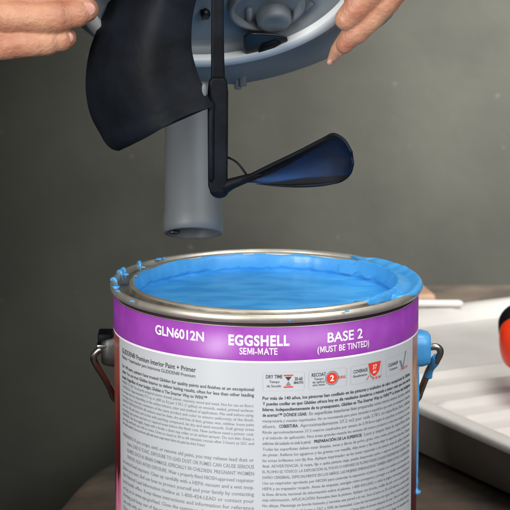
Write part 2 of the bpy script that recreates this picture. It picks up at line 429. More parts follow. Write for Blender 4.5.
rt2 = ['mamposter\u00eda y metales imprimados. No se recomienda para pisos, barandas ni superficies que est\u00e9n a la intemperie o h\u00famedas',
       '|COBERTURA|', 'Rinde aproximadamente 37.2 metros cuadrados por envase de 3.78 litros seg\u00fan la superficie, su textura y el color',
       'y el m\u00e9todo de aplicaci\u00f3n. Para \u00e1reas grandes mezcle los envases del mismo producto y color para asegurar un tono',
       '|PREP|', 'Todas las superficies deben estar limpias, secas y libres de polvo, grasa, cera, moho, pintura suelta y \u00f3xido antes',
       'de pintar. Rellene los agujeros y las grietas con masilla, deje secar y lije hasta dejar la superficie bien lisa. Opaque',
       'las zonas brillantes con lija fina. Aplique imprimador en las zonas reparadas o sin pintura antes de aplicar el acabado',
       'final. ADVERTENCIA. Si raspa, lija o quita pintura vieja, puede desprender polvo o vapores de plomo en el ambiente',
       'EL PLOMO ES T\u00d3XICO. LA EXPOSICI\u00d3N AL POLVO O VAPORES DE PLOMO PUEDE CAUSAR ENFERMEDADES GRAVES COMO',
       'DA\u00d1O CEREBRAL, ESPECIALMENTE EN LOS NI\u00d1OS. LAS MUJERES EMBARAZADAS TAMBI\u00c9N DEBEN EVITAR LA EXPOSICI\u00d3N.',
       'Use un respirador aprobado por NIOSH para controlar la exposici\u00f3n al plomo. Limpie con cuidado con una aspiradora',
       'HEPA y un trapeador mojado. Antes de empezar, averig\u00fce c\u00f3mo protegerse y proteger a su familia comunic\u00e1ndose con',
       'la l\u00ednea directa nacional de informaci\u00f3n sobre el plomo, 1-800-424-LEAD, o visite la p\u00e1gina www.epa.gov/lead para',
       'm\u00e1s informaci\u00f3n. APLICACI\u00d3N: Revuelva bien la pintura. Aplique con brocha, rodillo de pelo corto o pistola sin aire',
       'No diluya. Mantenga un borde h\u00famedo y termine una pared a la vez. Seca al tacto en 30 a 60 minutos y puede recibir',
       'otra mano despu\u00e9s de 2 horas a 25C y 50% de humedad. Lave las herramientas con agua tibia y jab\u00f3n antes de que',
       'la pintura seque. Mantenga fuera del alcance de los ni\u00f1os. Cierre bien el envase despu\u00e9s de usar. Evite el congelamiento',
       'y no lo almacene a temperaturas extremas. Deseche el contenido y el envase seg\u00fan las normas de su localidad vigentes',
       'Hecho con agua. Use solo con ventilaci\u00f3n adecuada. Lave las manos y la piel con agua y jab\u00f3n luego de manipular esto']
for i, t in enumerate(rt2):
    z = rz(399.7+(i+4)*5.65)
    if t == '|COBERTURA|':
        wrap_text(bmG, 'afuera.', rc0, ang(276, 425), z, .0017, .012, 2)
        wrap_text(bmB, 'COBERTURA:', ang(279, 425), ang(298, 425), z, .0017, .02, 2)
        wrap_text(bmG, 'Aproximadamente 37.2 m2 por cada 3.78 L en superficies lisas, selladas', ang(300, 425), rc1, z, .0017, .012, 2)
    elif t == '|PREP|':
        wrap_text(bmG, 'uniforme del acabado en toda la pared.', rc0, ang(311, 440), z, .0017, .012, 2)
        wrap_text(bmB, 'PREPARACI\u00d3N DE LA SUPERFICIE:', ang(314, 440), ang(362, 440), z, .0016, .02, 2)
        wrap_text(bmG, 'Lave y seque bien la superficie antes', ang(364, 440), rc1, z, .0017, .012, 2)
    else:
        wrap_text(bmG, t, rc0, rc1, z, .0015, .012, 2)
# icon boxes
def arc_box(bm, a0, a1, z0, z1, w=.00022, lift=.0001, r=.0012):
    pts = []
    for cx, cz, s in ((a1-r/RL, z1-r, 0), (a0+r/RL, z1-r, 1), (a0+r/RL, z0+r, 2), (a1-r/RL, z0+r, 3)):
        for q in range(5):
            t = (s+q/4)*PI/2; pts.append((cx, cz, math.cos(t), math.sin(t)))
    full = []
    for i, p in enumerate(pts):
        n = pts[(i+1) % len(pts)]; full.append(p)
        if abs(p[0]-n[0]) > .03:
            for q in range(1, 12):
                full.append(tuple(p[k]+(n[k]-p[k])*q/12 for k in range(4)))
    rr = RL+lift; A = []; B = []
    for cx, cz, dx, dz in full:
        for L, rad_ in ((A, r), (B, r-w)):
            a = cx+dx*rad_/RL; L.append(bm.verts.new((rr*math.sin(a), -rr*math.cos(a), cz+dz*rad_)))
    n = len(full)
    for i in range(n): bm.faces.new((A[i], A[(i+1) % n], B[(i+1) % n], B[i]))
def flat_poly(bm, pts, ca, cz, lift=.00013):       # pts in metres round a centre on the wall
    rr = RL+lift
    bm.faces.new([bm.verts.new((rr*math.sin(ca+x/RL), -rr*math.cos(ca+x/RL), cz+y)) for x, y in pts])
zt = hh(266, 372); zb_ = hh(266, 391)
bmL, bmR = bmesh.new(), bmesh.new()
boxes = [(262.5, 304.5, 380), (308.5, 346.5, 378), (350.5, 381.5, 374), (386, 407.5, 366)]
BA = [(ang(a, y), ang(b, y)) for a, b, y in boxes]
for a0, a1 in BA: arc_box(bmL, a0, a1, zb_, zt)
def T(bm, s, b, f0, f1, zf, h, bold=.01):
    a0, a1 = BA[b]; (head(bm, s, a0+(a1-a0)*f0, a0+(a1-a0)*f1, zb_+(zt-zb_)*zf, h, bold, .00013, 3) if s in ('DRY TIME', 'MINUTES') else wrap_text(bm, s, a0+(a1-a0)*f0, a0+(a1-a0)*f1, zb_+(zt-zb_)*zf, h, bold, 3, lift=.00013))
T(bmB, 'DRY TIME', 0, .08, .47, .66, .0019); T(bmB, 'Tiempo', 0, .16, .40, .42, .0013, .002); T(bmB, 'de Secado', 0, .1, .44, .2, .0013, .002)
T(bmB, '30-60', 0, .76, .95, .52, .0018); T(bmB, 'MINUTES', 0, .74, .97, .34, .0013)
ca = BA[0][0]+(BA[0][1]-BA[0][0])*.61; cz = (zt+zb_)/2; h = .0034
flat_poly(bmR, [(-.0024, h-.0007), (.0024, h-.0007), (.0024, h), (-.0024, h)], ca, cz)
flat_poly(bmR, [(-.0024, -h), (.0024, -h), (.0024, -h+.0007), (-.0024, -h+.0007)], ca, cz)
flat_poly(bmB, [(-.0017, h-.0011), (0, .0002), (.0017, h-.0011)], ca, cz)
flat_poly(bmG, [(-.0014, -h+.001), (0, 0), (.0014, -h+.001)], ca, cz)
T(bmB, 'RECOAT', 1, .08, .44, .66, .0019); T(bmB, 'Tiempo', 1, .14, .38, .47, .0012, .002); T(bmB, 'de aplicar', 1, .1, .42, .31, .0012, .002); T(bmB, 'otra mano', 1, .1, .42, .16, .0012, .002)
ca = BA[1][0]+(BA[1][1]-BA[1][0])*.60
flat_poly(bmR, [(.0030*math.cos(t*PI/16), .0030*math.sin(t*PI/16)) for t in range(32)], ca, cz)
for k in range(32):
    t0, t1 = k*PI/16, (k+1)*PI/16
    flat_poly(bmG, [(.0033*math.cos(t0), .0033*math.sin(t0)), (.0033*math.cos(t1), .0033*math.sin(t1)), (.0038*math.cos(t1), .0038*math.sin(t1)), (.0038*math.cos(t0), .0038*math.sin(t0))], ca, cz)
T(bmR, 'HORAS', 1, .75, .97, .42, .0015)
T(bmB, 'COVERAGE', 2, .08, .52, .58, .0018); T(bmB, 'Rendimiento', 2, .08, .50, .36, .0013, .004)
ca = BA[2][0]+(BA[2][1]-BA[2][0])*.75
flat_poly(bmR, [(-.0046, h+.0012), (-.0034, -.0002), (-.0012, -.0022), (0, -.0026), (.0012, -.0022), (.0034, -.0002), (.0046, h+.0012)], ca, cz)
flat_poly(bmG, [(-.0045, .0009), (-.0030, -.0016), (-.0010, -.0034), (-.0006, -.0040), (-.0030, -.0026)], ca, cz)
flat_poly(bmR, [(-.0062, -.0042), (-.0050, -.0036), (-.0036, -.0016), (-.0044, -.0020)], ca, cz)
T(bmR, '35-40 M\u00b2', 2, .66, .98, .06, .0014)
T(bmB, 'CLEANUP', 3, .08, .48, .50, .0017); T(bmB, 'Limpieza', 3, .14, .46, .28, .0012, .002)
ca = BA[3][0]+(BA[3][1]-BA[3][0])*.72
flat_poly(bmG, [(-.0040, .0014), (-.0016, .0010), (0, -.0026), (.0030, .0052), (.0042, .0050), (.0008, -.0040), (-.0010, -.0040)], ca, cz)
T(bmR, '\u2044 AGUA', 3, .55, .98, .08, .0013)
bmW = bmesh.new(); pass
a0, a1 = BA[1]; c_ = a0+(a1-a0)*.60; wrap_text(bmW, '2', c_-.0011/RL, c_+.0011/RL, cz-.0015, .0030, .02, 4, lift=.0002); ink('icon_numeral', bmW, M['ink_white'], panel); bmW = bmesh.new()
a0, a1 = BA[2]; c_ = a0+(a1-a0)*.75; wrap_text(bmW, '37', c_-.0015/RL, c_+.0015/RL, cz+.0010, .0024, .012, 3, lift=.0002); wrap_text(bmW, 'M\u00b2', c_-.0011/RL, c_+.0011/RL, cz-.0012, .0014, .012, 3, lift=.0002)
ink('bold_lettering', bmB, M['ink'], panel); ink('small_print', bmG, M['ink_grey'], panel)
ink('icon_frame', bmL, M['ink_line'], panel); ink('icon', bmR, M['ink_red'], panel); ink('icon_numeral', bmW, M['ink_white'], panel)

# --- ears and bail wire
def ear(side, m):
    bm = bmesh.new(); s = side
    zc = at(105 if s < 0 else 425, 348, 0).z
    # cup riveted to the wall, narrowing outwards
    pr = [(.0795, .0092, .0095), (.0835, .0090, .0092), (.0866, .0084, .0084), (.0878, .0070, .0070)]
    rings = []
    for x, hy, hz in pr:
        ring = []
        for k in range(20):
            a = 2*PI*k/20; cx, sx = math.cos(a), math.sin(a)
            q = (abs(cx)**4+abs(sx)**4)**-.25
            ring.append(bm.verts.new((s*x, hy*cx*q, zc+hz*sx*q - (.0 if s > 0 else 0))))
        rings.append(ring)
    for a, b in zip(rings, rings[1:]):
        for k in range(20): bm.faces.new((a[k], a[(k+1) % 20], b[(k+1) % 20], b[k]))
    bm.faces.new(rings[-1])
    e = obj('ear', bm, m, can)
    return e, zc
e1, zl = ear(-1, M['ear']); e2, zr = ear(1, M['blue'])
bm = bmesh.new(); box(bm, (-.0855, -.001, zl+.0072), .008, .014, .0045); bevel(obj('ear_cap', bm, M['dark_plastic'], e1), .001)
bm = bmesh.new(); box(bm, (-.0858, -.001, zl+.0028), .0085, .0155, .0022); bevel(obj('ear_band', bm, M['wire'], e1), .0006)
def bail():
    pts = []
    L = [at(107, 349, -.004), at(99, 350, -.004), at(93.5, 357, -.003), at(97, 366, 0), at(104, 377, .006), at(110, 388, .014), at(116, 400, .024)]
    Rr = [at(416, 400, .024), at(421, 390, .018), at(425, 380, .012), at(430, 368, .006), at(437, 360, 0), at(440.5, 352, -.003), at(437, 347, -.004), at(429, 347.5, -.004)]
    back = [Vector((.078*math.sin(t), .042+.058*math.cos(t), L[-1].z-.004-.034*math.cos(t))) for t in [rad(q) for q in range(-72, 73, 12)]]
    for p in L: pts.append(p)
    for p in back: pts.append(p)
    for p in Rr: pts.append(p)
    bm = bmesh.new(); tube(bm, catmull(pts, 6), .00185, 12); return obj('bail_wire', bm, M['wire'], can)
bw = bail()
bm = bmesh.new(); tube(bm, catmull([at(437, 357, 0), at(434, 363, .003), at(430.5, 369, .006), at(428, 376, .009)], 5), [.0023+.0004*math.sin(i*.45) for i in range(16)], 10)
obj('paint_smear', bm, M['blue'], bw)

# --- paint on the rim
def smear(a0, a1, prof, seed, inner=0.0, base=.5, freq=14, sink=.004, name='paint_smear', edge=.3):
    bm = bmesh.new(); n = 220; rows = []; m = len(prof)-1
    P = catmull([Vector((r, 0, z)) for r, z in prof], 8); m = len(P)-1
    for i in range(n+1):
        u = i/n; a = a0+(a1-a0)*u; row = []
        for j in range(m+1):
            v = j/m
            q = min(u, 1-u)/edge; w = min(v, 1-v)/.22
            mask = min(1, q)*1.2*min(1, w+inner)-.38+base*noise.noise(Vector((a*freq, v*2.2, seed)))
            k = max(-1, min(1, mask*3)); k = math.sin(k*PI/2)
            nrm = Vector((.25, 0, 1)) if v < .7 else Vector((1, 0, .1))
            p = P[j]+nrm*((k-1)*.5*sink*(1 if k < .99 else 0)+.0005*noise.noise(Vector((a*14, v*4, seed+3))))
            row.append(bm.verts.new((p.x*math.sin(a), -p.x*math.cos(a), H+p.z)))
        rows.append(row)
    for a, b in zip(rows, rows[1:]):
        for j in range(m): bm.faces.new((a[j], b[j], b[j+1], a[j+1]))
    return obj(name, bm, M['blue'], can)
full = [(.0690, -.004), (.0697, .0002), (.0712, .0006), (.0732, -.0006), (.0765, -.0016), (.0795, -.0002), (.0812, .0005), (.0827, -.0002), (.0834, -.0022), (.0822, -.0044)]
def A_of(px, py):          # angle round the rim of a place in the photograph
    p = atz(px, py, H); return math.atan2(p.x, -p.y)
smear(A_of(409, 301), A_of(350, 255), full, 3, inner=.35, base=.5, freq=8)
smear(A_of(399, 287), A_of(366, 304), [(.0692, -.005), (.0696, .0003), (.0711, .0006), (.0725, .0001), (.0732, -.004)], 15, base=.5, freq=9, inner=.3)
for k_, (px, py, ln) in enumerate([(121, 279, .006), (131, 272, .006), (137, 270, .005), (151, 264, .006)]):
    p = atz(px, py, H+.0003); a_ = math.atan2(p.x, -p.y); bm = bmesh.new()
    q = [Vector((r_*math.sin(a_+o_), -r_*math.cos(a_+o_), H+z_)) for r_, z_, o_ in [(.0790, -.0050, .02), (.0797, -.0008, .012), (.0806, .0003, 0), (.0814, .0003, -.008), (.0822, 0, -.010), (.0828, -.0008, -.010)]]
    tube(bm, catmull(q, 4), [.0003+.0007*math.sin(PI*min(1, i/20)) for i in range(21)], 10)
    obj('paint_drip', bm, M['blue'], can)
for px, py, r in [(116, 287, .0016), (118, 291, .0010), (126, 274, .0014), (143, 267, .0012), (159, 259, .0015), (164, 258, .0010), (136, 276, .0009), (132, 301, .0011), (347, 311, .0010), (290, 320, .0008)]:
    bm = bmesh.new(); p = atz(px, py, H+.0001); blob(bm, p, r, (1.2, 1.2, .45), 3, .5); obj('paint_drop', bm, M['blue'], can)
# run of paint down the right side under the ear
bm = bmesh.new()
pts = [(418.6, 355), (418.9, 380), (419.2, 410), (419.2, 440), (419.0, 468), (418.8, 484), (418.6, 491)]
def side_pt(py, k=0): return Vector((.0806, -.006+k, at(418, py, 0).z))
tube(bm, catmull([side_pt(y) for _, y in pts], 5), [.0012+.0005*noise.noise(Vector((i*.5, 0, 0))) if i < 27 else (.0028 if i < 30 else .0012) for i in range(31)], 10)
obj('paint_run', bm, M['blue'], can)

# ------------------------------------------------------------------ mixing lid held above the can
LC = at(224, -14, 0.0)
w_ = (CAM-LC).normalized(); Xr = RT; Ui = w_.cross(Xr).normalized()
tilt = rad(9); cph = .56; sph = math.sqrt(1-cph*cph)
e1v = (Xr*math.cos(tilt)+Ui*math.sin(tilt)).normalized()
dn = (Xr*math.sin(tilt)-Ui*math.cos(tilt)).normalized()
nv = (w_*cph+dn*sph).normalized()
e2v = nv.cross(e1v).normalized()
LM = Matrix((( e1v.x, e2v.x, nv.x, LC.x), (e1v.y, e2v.y, nv.y, LC.y), (e1v.z, e2v.z, nv.z, LC.z), (0, 0, 0, 1)))
def lp(x, y, z=0): return LM @ Vector((x, y, z))
def on_lid(px, py, h=0):   # point of the lid's rim plane (raised h) seen there
    d = ray(px, py); o = LC+nv*h; t = (o-CAM).dot(nv)/d.dot(nv); return CAM+d*t
lid = empty('mixing_lid', LC, 'grey plastic mixing lid with black paddles and spout tube, held above the can', 'mixing lid')
R0 = .0770
obj('rim_ring', lathe([(R0-.0070, -.006), (R0-.0070, -.0006), (R0-.0064, 0), (R0-.0006, 0), (R0, -.0006), (R0, -.006)], 140, mtx=LM), M['pale_rim'], lid)
basin = obj('basin', lathe([(R0-.0071, -.004), (R0-.0076, -.0075), (R0-.0092, -.0098), (R0-.012, -.0108), (.030, -.0115), (.012, -.0115), (.0001, -.0115)], 140, mtx=LM), M['grey_inner'], lid)
# outside wall and flange, drawn out into a pouring lip on the lower right
bm = bmesh.new(); rows = []; n = 140
for i in range(n):
    a = 2*PI*i/n; dx, dy = math.cos(a), math.sin(a)
    # image-down direction on the disc is -e2 or +e2
    rows.append((a, dx, dy))
sgn = 1 if (e2v.dot(Ui) < 0) else -1
rr_ = []
for a, dx, dy in rows:
    low = max(0, dx*.42+dy*sgn*.91)
    ext = .0050+.0270*min(1, max(0, (low-.45)/.45))**1.2*(1 if True else 0)
    ring = []
    for r, z in [(R0-.0002, -.0035), (R0+.0010, -.0075), (R0+.002+ext*.4, -.0085), (R0+.002+ext*.95, -.0080), (R0+.002+ext, -.0095), (R0+.002+ext*.9, -.0115), (R0+.001, -.0125), (R0-.001, -.014), (R0-.008, -.0155), (R0-.02, -.016), (.001, -.016)]:
        ring.append(bm.verts.new(lp(dx*r, dy*r, z)))
    rr_.append(ring)
for i in range(n):
    a, b = rr_[i], rr_[(i+1) % n]
    for j in range(len(a)-1): bm.faces.new((a[j], b[j], b[j+1], a[j+1]))
obj('flange', bm, M['grey_flange'], lid)
# fittings in the basin
def basin_pt(px, py, h=-.0112): return on_lid(px, py, h)
def ring_mtx(c): return Matrix(((e1v.x, e2v.x, nv.x, c.x), (e1v.y, e2v.y, nv.y, c.y), (e1v.z, e2v.z, nv.z, c.z), (0, 0, 0, 1)))
c = basin_pt(273, 13, -.0115)
obj('boss', lathe([(.0098, 0), (.0092, .006), (.0084, .0070), (.0070, .0072), (.0040, .0068), (.0001, .0066)], 40, mtx=ring_mtx(c)), M['grey_inner'], basin)
c = basin_pt(266, 2, -.0115)
obj('boss', lathe([(.0210, 0), (.0205, .005), (.0190, .0055), (.0180, .005), (.0178, 0)], 60, mtx=ring_mtx(c)), M['grey_inner'], basin)
# outlet, a black slab painting in the dark of its opening
def sheet_poly(pts, h0, h1, m, name, parent):
    bm = bmesh.new(); A = [bm.verts.new(on_lid(x, y, h0)) for x, y in pts]; B = [bm.verts.new(on_lid(x, y, h0)+nv*(h1-h0)) for x, y in pts]
    bm.faces.new(A); bm.faces.new(B[::-1])
    for i in range(len(pts)): bm.faces.new((A[i], A[(i+1) % len(pts)], B[(i+1) % len(pts)], B[i]))
    return obj(name, bm, m, parent)
bevel(sheet_poly([(243.5, 35), (248, 32), (262, 32), (276, 33), (287, 36), (288, 41), (281, 46), (266, 51.5), (253, 55), (246, 53), (243, 45)], -.0025, -.0010, M['hole'], 'outlet', basin), .001)
o_ = sheet_poly([(262, 44), (276, 40), (281, 43), (272, 48.5), (258, 53)], -.0009, -.0003, M['dark_plastic'], 'outlet_flap', basin)
sheet_poly([(200, 10), (206, 8), (210, 11), (208, 15), (201, 16)], -.0113, -.0085, M['hole'], 'outlet', basin)
# ribs
for (x0, y0, x1, y1) in [(249, 8, 249, 30), (241, 60, 243, 48), (300, 12, 312, 2)]:
    bm = bmesh.new(); a = basin_pt(x0, y0, -.0108); b = basin_pt(x1, y1, -.0108); tube(bm, [a, b], .0018, 8); obj('rib', bm, M['grey_inner'], basin)
for (x, y) in [(238, 86), (243, 83)]:
    bm = bmesh.new(); c = on_lid(x, y-3, -.008); box(bm, c, .004, .004, .007); bevel(obj('lug', bm, M['grey_plastic'], lid), .0008)

# spout tube
tdir = (-Ui*math.cos(rad(17))+w_*math.sin(rad(17))-Xr*.006).normalized()
tc = at(193, 233, .070); rt = .0163
tx = tdir.cross(Vector((0, 1, 0))).normalized(); ty = tdir.cross(tx).normalized()
TM = Matrix(((tx.x, ty.x, tdir.x, tc.x), (tx.y, ty.y, tdir.y, tc.y), (tx.z, ty.z, tdir.z, tc.z), (0, 0, 0, 1)))
tb_ = obj('spout_tube', lathe([(rt*.97, -.160), (rt, -.12), (rt*.985, -.012), (rt*1.02, -.009), (rt*1.03, -.004), (rt*1.0, 0), (rt*.90, .0005), (rt*.86, -.001), (rt*.84, -.006), (rt*.84, -.150)], 64, mtx=TM), M['grey_plastic'], lid)
# black blob put in for the dark of a notch inside the mouth
bm = bmesh.new(); p = at(174.5, 232, .064); blob(bm, p, .0021, (1.5, .7, .6), 3); obj('notch_shade', bm, M['hole'], tb_)

# mixer: shaft, boss, paddles
Ys = -.004
bm = bmesh.new()
A = [at(x, y, Ys) for x, y in [(211.5, -50), (211.3, 20), (211, 50), (211, 80)]]; B = [at(x, y, Ys) for x, y in [(224, -50), (223.8, 20), (224, 50), (225, 80)]]
grid_sheet(bm, A, B, 2); sh = obj('shaft', bm, M['dark_plastic'], lid, False)
so = sh.modifiers.new('s', 'SOLIDIFY'); so.thickness = .006; so.offset = 0; bevel(sh, .0012, 3)
bm = bmesh.new()
A = [at(x, y, Ys-.001) for x, y in [(211.5, 76), (208.5, 82), (207.6, 92), (207.8, 140), (208.2, 185), (211, 193)]]; B = [at(x, y, Ys-.001) for x, y in [(224.5, 76), (227.2, 82), (228.2, 92), (228, 140), (227.6, 185), (225, 193)]]
grid_sheet(bm, A, B, 2); slv = obj('sleeve', bm, M['dark_plastic'], sh, False)
so = slv.modifiers.new('s', 'SOLIDIFY'); so.thickness = .0085; so.offset = 0; bevel(slv, .0016, 3)
bm = bmesh.new(); tube(bm, [at(211, y, Ys-.0052) for y in (100, 104, 178, 182)], [.0006, .0016, .0016, .0006], 10); obj('sleeve_rib', bm, M['dark_plastic'], sh)
bm = bmesh.new(); blob(bm, at(219.5, 190, Ys), .0052, (1, 1, .85)); obj('end_knob', bm, M['dark_plastic'], sh)
bm = bmesh.new(); blob(bm, at(204, 91, Ys-.008), .0028, (.6, .5, 1.5)); obj('pale_bump', bm, M['grey_plastic'], sh)  # small pale bump where blade meets shaft
# big paddle
Lr = catmull([Vector((x, y, 0)) for x, y in [(133, -45), (119, -12), (105, 22), (93.5, 52), (89.5, 84), (93.5, 112), (104, 133), (108, 140), (113.5, 145.3), (121, 146.8)]], 6)
Rr = catmull([Vector((x, y, 0)) for x, y in [(206, -45), (197, -12), (190.5, 16), (189.5, 45), (192.5, 62), (197.5, 78), (204, 92), (208, 101), (210, 106), (210, 107.5)]], 6)
def Yb(u, v): return -.010+.030*(1-v)*(1-u*.4)-.016*math.sin(PI*v)
bm = bmesh.new(); g = []; ni = len(Lr)
for i in range(ni):
    row = []
    for j in range(15):
        v = j/14; p = Lr[i].lerp(Rr[i], v)
        row.append(bm.verts.new(at(p.x, p.y, Yb(i/(ni-1), v))))
    g.append(row)
for i in range(ni-1):
    for j in range(14): bm.faces.new((g[i][j], g[i+1][j], g[i+1][j+1], g[i][j+1]))
pad = obj('paddle', bm, M['dark_plastic'], lid)
so = pad.modifiers.new('s', 'SOLIDIFY'); so.thickness = .0026; so.offset = 1; bevel(pad, .0007, 2)
bm = bmesh.new()
tube(bm, [at(Lr[i].x+3.5, Lr[i].y-.5, Yb(i/(ni-1), 0)-.0033) for i in range(22, ni-8)], [.0002+.0008*math.sin(PI*k/(ni-31)) for k in range(ni-30)], 8)
obj('paddle_lip', bm, M['dark_plastic'], pad)

# small paddle, its face filmed with blue paint
def film_mat():
    m = mat('paint_filmed_plastic', srgb(20, 38, 66), .55, spec=.12)
    nt = m.node_tree; b = nt.nodes['Principled BSDF']
    tc_ = nt.nodes.new('ShaderNodeTexCoord'); n = nt.nodes.new('ShaderNodeTexNoise'); n.inputs['Scale'].default_value = 55; n.inputs['Detail'].default_value = 5
    mp = nt.nodes.new('ShaderNodeMapping'); mp.inputs['Scale'].default_value = (.35, 1, 1.5); mp.inputs['Rotation'].default_value = (0, rad(18), 0)
    nt.links.new(tc_.outputs['Object'], mp.inputs[0]); nt.links.new(mp.outputs[0], n.inputs['Vector'])
    at_ = nt.nodes.new('ShaderNodeAttribute'); at_.attribute_name = 'film'
    a = nt.nodes.new('ShaderNodeMath'); a.operation = 'MULTIPLY_ADD'; a.inputs[1].default_value = .42
    nt.links.new(n.outputs['Fac'], a.inputs[0]); nt.links.new(at_.outputs['Fac'], a.inputs[2])
    r = nt.nodes.new('ShaderNodeValToRGB'); e = r.color_ramp.elements
    e[0].position = .22; e[0].color = srgb(9, 12, 18); e[1].position = 1.0; e[1].color = srgb(46, 108, 176)
    q = e.new(.45); q.color = srgb(14, 34, 64); q = e.new(.7); q.color = srgb(22, 58, 104)
    nt.links.new(a.outputs[0], r.inputs[0]); nt.links.new(r.outputs[0], b.inputs['Base Color'])
    return m
M['film'] = film_mat()
Tp = catmull([Vector((x, y, 0)) for x, y in [(232, 183), (248, 175.5), (270, 164.5), (298, 151), (322, 138.5), (333, 133.5), (344, 139.5), (351.5, 152)]], 5)
Bp = catmull([Vector((x, y, 0)) for x, y in [(234, 185), (250, 182), (274, 185.5), (302, 187), (328, 185), (342, 181.5), (350, 174), (353, 163)]], 5)
bm = bmesh.new(); fl = bm.verts.layers.float.new('film'); g = []; ni = len(Tp)
def Ysm(u, v): return -.006-.020*u+.003*math.sin(PI*v)*min(1, u*2)
for i in range(ni):
    row = []; u = i/(ni-1)
    for j in range(29):
        v = j/28; p = Tp[i].lerp(Bp[i], v)
        vt = bm.verts.new(at(p.x, p.y, Ysm(u, v)))
        dt = ((p.x-232)*49.5+(p.y-183)*101)/112.5           # how far below the straight upper edge
        sm_ = lambda t: max(0, min(1, t))**2*(3-2*max(0, min(1, t)))
        band = 1-sm_((dt-(7.5-5.5*max(0, (p.x-285)/50)))/3+.5)
        lo_y = 185-(p.x-262)*.055-4.0*min(1, max(0, (p.x-262)/40))
        low = sm_((p.y-lo_y)/2.5+.5)*sm_((p.x-255)/20)
        col_ = .12+.30*max(0, 1-abs(v-.72)/.35)*max(0, 1-abs(u-.32)/.42)
        vt[fl] = col_+(-.4-col_)*max(band, low)
        row.append(vt)
    g.append(row)
for i in range(ni-1):
    for j in range(28): bm.faces.new((g[i][j], g[i+1][j], g[i+1][j+1], g[i][j+1]))
p2_ = obj('paddle', bm, M['film'], lid); so = p2_.modifiers.new('s', 'SOLIDIFY'); so.thickness = .0014; so.offset = 0
q = catmull([at(x, y, Yy) for x, y, Yy in [(228, 186, -.007), (250, 176.5, -.0105), (275, 164.5, -.014), (300, 152.5, -.018), (322, 141.5, -.022), (334, 137, -.024)]], 6)
bm = bmesh.new(); tube(bm, q, [.0012-.0010*i/(len(q)-1) for i in range(len(q))], 12, flat=.6); obj('paddle_rib', bm, M['dark_plastic'], p2_)
q = catmull([at(x, y, Yy) for x, y, Yy in [(256, 184, -.011), (278, 185.5, -.013), (302, 185.6, -.017), (326, 184, -.021), (340, 181, -.0235)]], 6)
bm = bmesh.new(); tube(bm, q, [.0002+.0016*math.sin(PI*(i/(len(q)-1))**1.3) for i in range(len(q))], 12, flat=.6); obj('paddle_rib', bm, M['dark_plastic'], p2_)
bm = bmesh.new(); tube(bm, [at(220, 189, Ys-.001), at(232, 183.5, Ys-.003), at(248, 178, Ysm(.15, .4)), at(262, 174, Ysm(.3, .4)+.001)], [.0042, .0030, .0022, .0012], 12); obj('paddle_stem', bm, M['dark_plastic'], p2_)
bm = bmesh.new(); tube(bm, catmull([at(227, 157, Ys), at(235, 161, Ys-.004), at(241, 167, Ys-.006), at(246, 174, Ys-.006)], 4), .0006, 8); obj('wire_strut', bm, M['dark_plastic'], p2_)

# ------------------------------------------------------------------ hands
caps = []        # (p, q, r0, r1)
def chain(pts):
    for (p, r0), (q, r1) in zip(pts, pts[1:]): caps.append((Vector(p), Vector(q), r0, r1))
def crease(p, d, r, n=1):     # a shallow ring of folds: two slightly fuller rolls of skin with a dip between
    p = Vector(p); d = Vector(d).normalized()
    for k in (-1, 1): caps.append((p+d*k*.0019-d*.0004, p+d*k*.0019+d*.0004, r, r))
def capsule(bm, p, q, r0, r1):
    d = q-p; L = d.length; t = d.normalized(); ref = Vector((0, 0, 1)) if abs(t.z) < .9 else Vector((0, 1, 0))
    u = t.cross(ref).normalized(); v = t.cross(u); n = 20; rings = []
    for k in range(1, 7): a = -PI/2+PI/2*k/6; rings.append((math.sin(a)*r0, math.cos(a)*r0))
    for k in range(0, 6): a = PI/2*k/6; rings.append((L+math.sin(a)*r1, math.cos(a)*r1))
    rv = [[bm.verts.new(p+t*s+(u*math.cos(2*PI*i/n)+v*math.sin(2*PI*i/n))*r) for i in range(n)] for s, r in rings]
    s0 = bm.verts.new(p-t*r0); s1 = bm.verts.new(q+t*r1)
    for a, b in zip(rv, rv[1:]):
        for i in range(n): bm.faces.new((a[i], a[(i+1) % n], b[(i+1) % n], b[i]))
    for i in range(n): bm.faces.new((s0, rv[0][(i+1) % n], rv[0][i])); bm.faces.new((s1, rv[-1][i], rv[-1][(i+1) % n]))
YL = on_lid(92, 20).y
print('lid edge depths', YL, on_lid(345, 20).y)
# left hand: fingers reach in from the left, side by side
yl = YL-.011
chain([(at(-98, -30, yl+.010), .0095), (at(-20, -22, yl-.004), .0088), (at(40, -15, yl-.005), .0080), (at(80, -16, yl+.001), .0070)])      # index
chain([(at(-100, 4, yl+.012), .0098), (at(-15, 13, yl-.004), .0090), (at(10, 16, yl-.006), .0083), (at(45, 17, yl-.006), .0086), (at(62, 16.5, yl-.004), .0079), (at(86, 9.5, yl), .0068)])   # middle
chain([(at(-100, 36, yl+.012), .0092), (at(-25, 46, yl-.002), .0085), (at(5, 44.5, yl-.004), .0078), (at(35, 41.5, yl-.003), .0080), (at(48, 40.5, yl-.001), .0070), (at(66, 37.5, yl+.002), .0056)])   # ring
chain([(at(-98, 66, yl+.014), .0080), (at(-62, 78, yl+.004), .0072), (at(-40, 68, yl+.020), .0066), (at(-30, 56, yl+.030), .0058)])       # little, curled under
chain([(at(-150, -20, yl+.03), .0130), (at(-110, -60, yl+.015), .0110), (at(-50, -84, yl), .0095), (at(10, -70, yl), .0085)])            # thumb over the top edge
for y0, y1 in ((-30, -22), (4, 6), (36, 30), (66, 48)):
    chain([(at(-100, y0, yl+.012), .0100), (at(-215, (y0+y1)/2, yl+.026), .0160)])
chain([(at(-215, 10, yl+.026), .0240), (at(-330, 20, yl+.030), .0250), (at(-620, 60, yl+.0), .0360)])
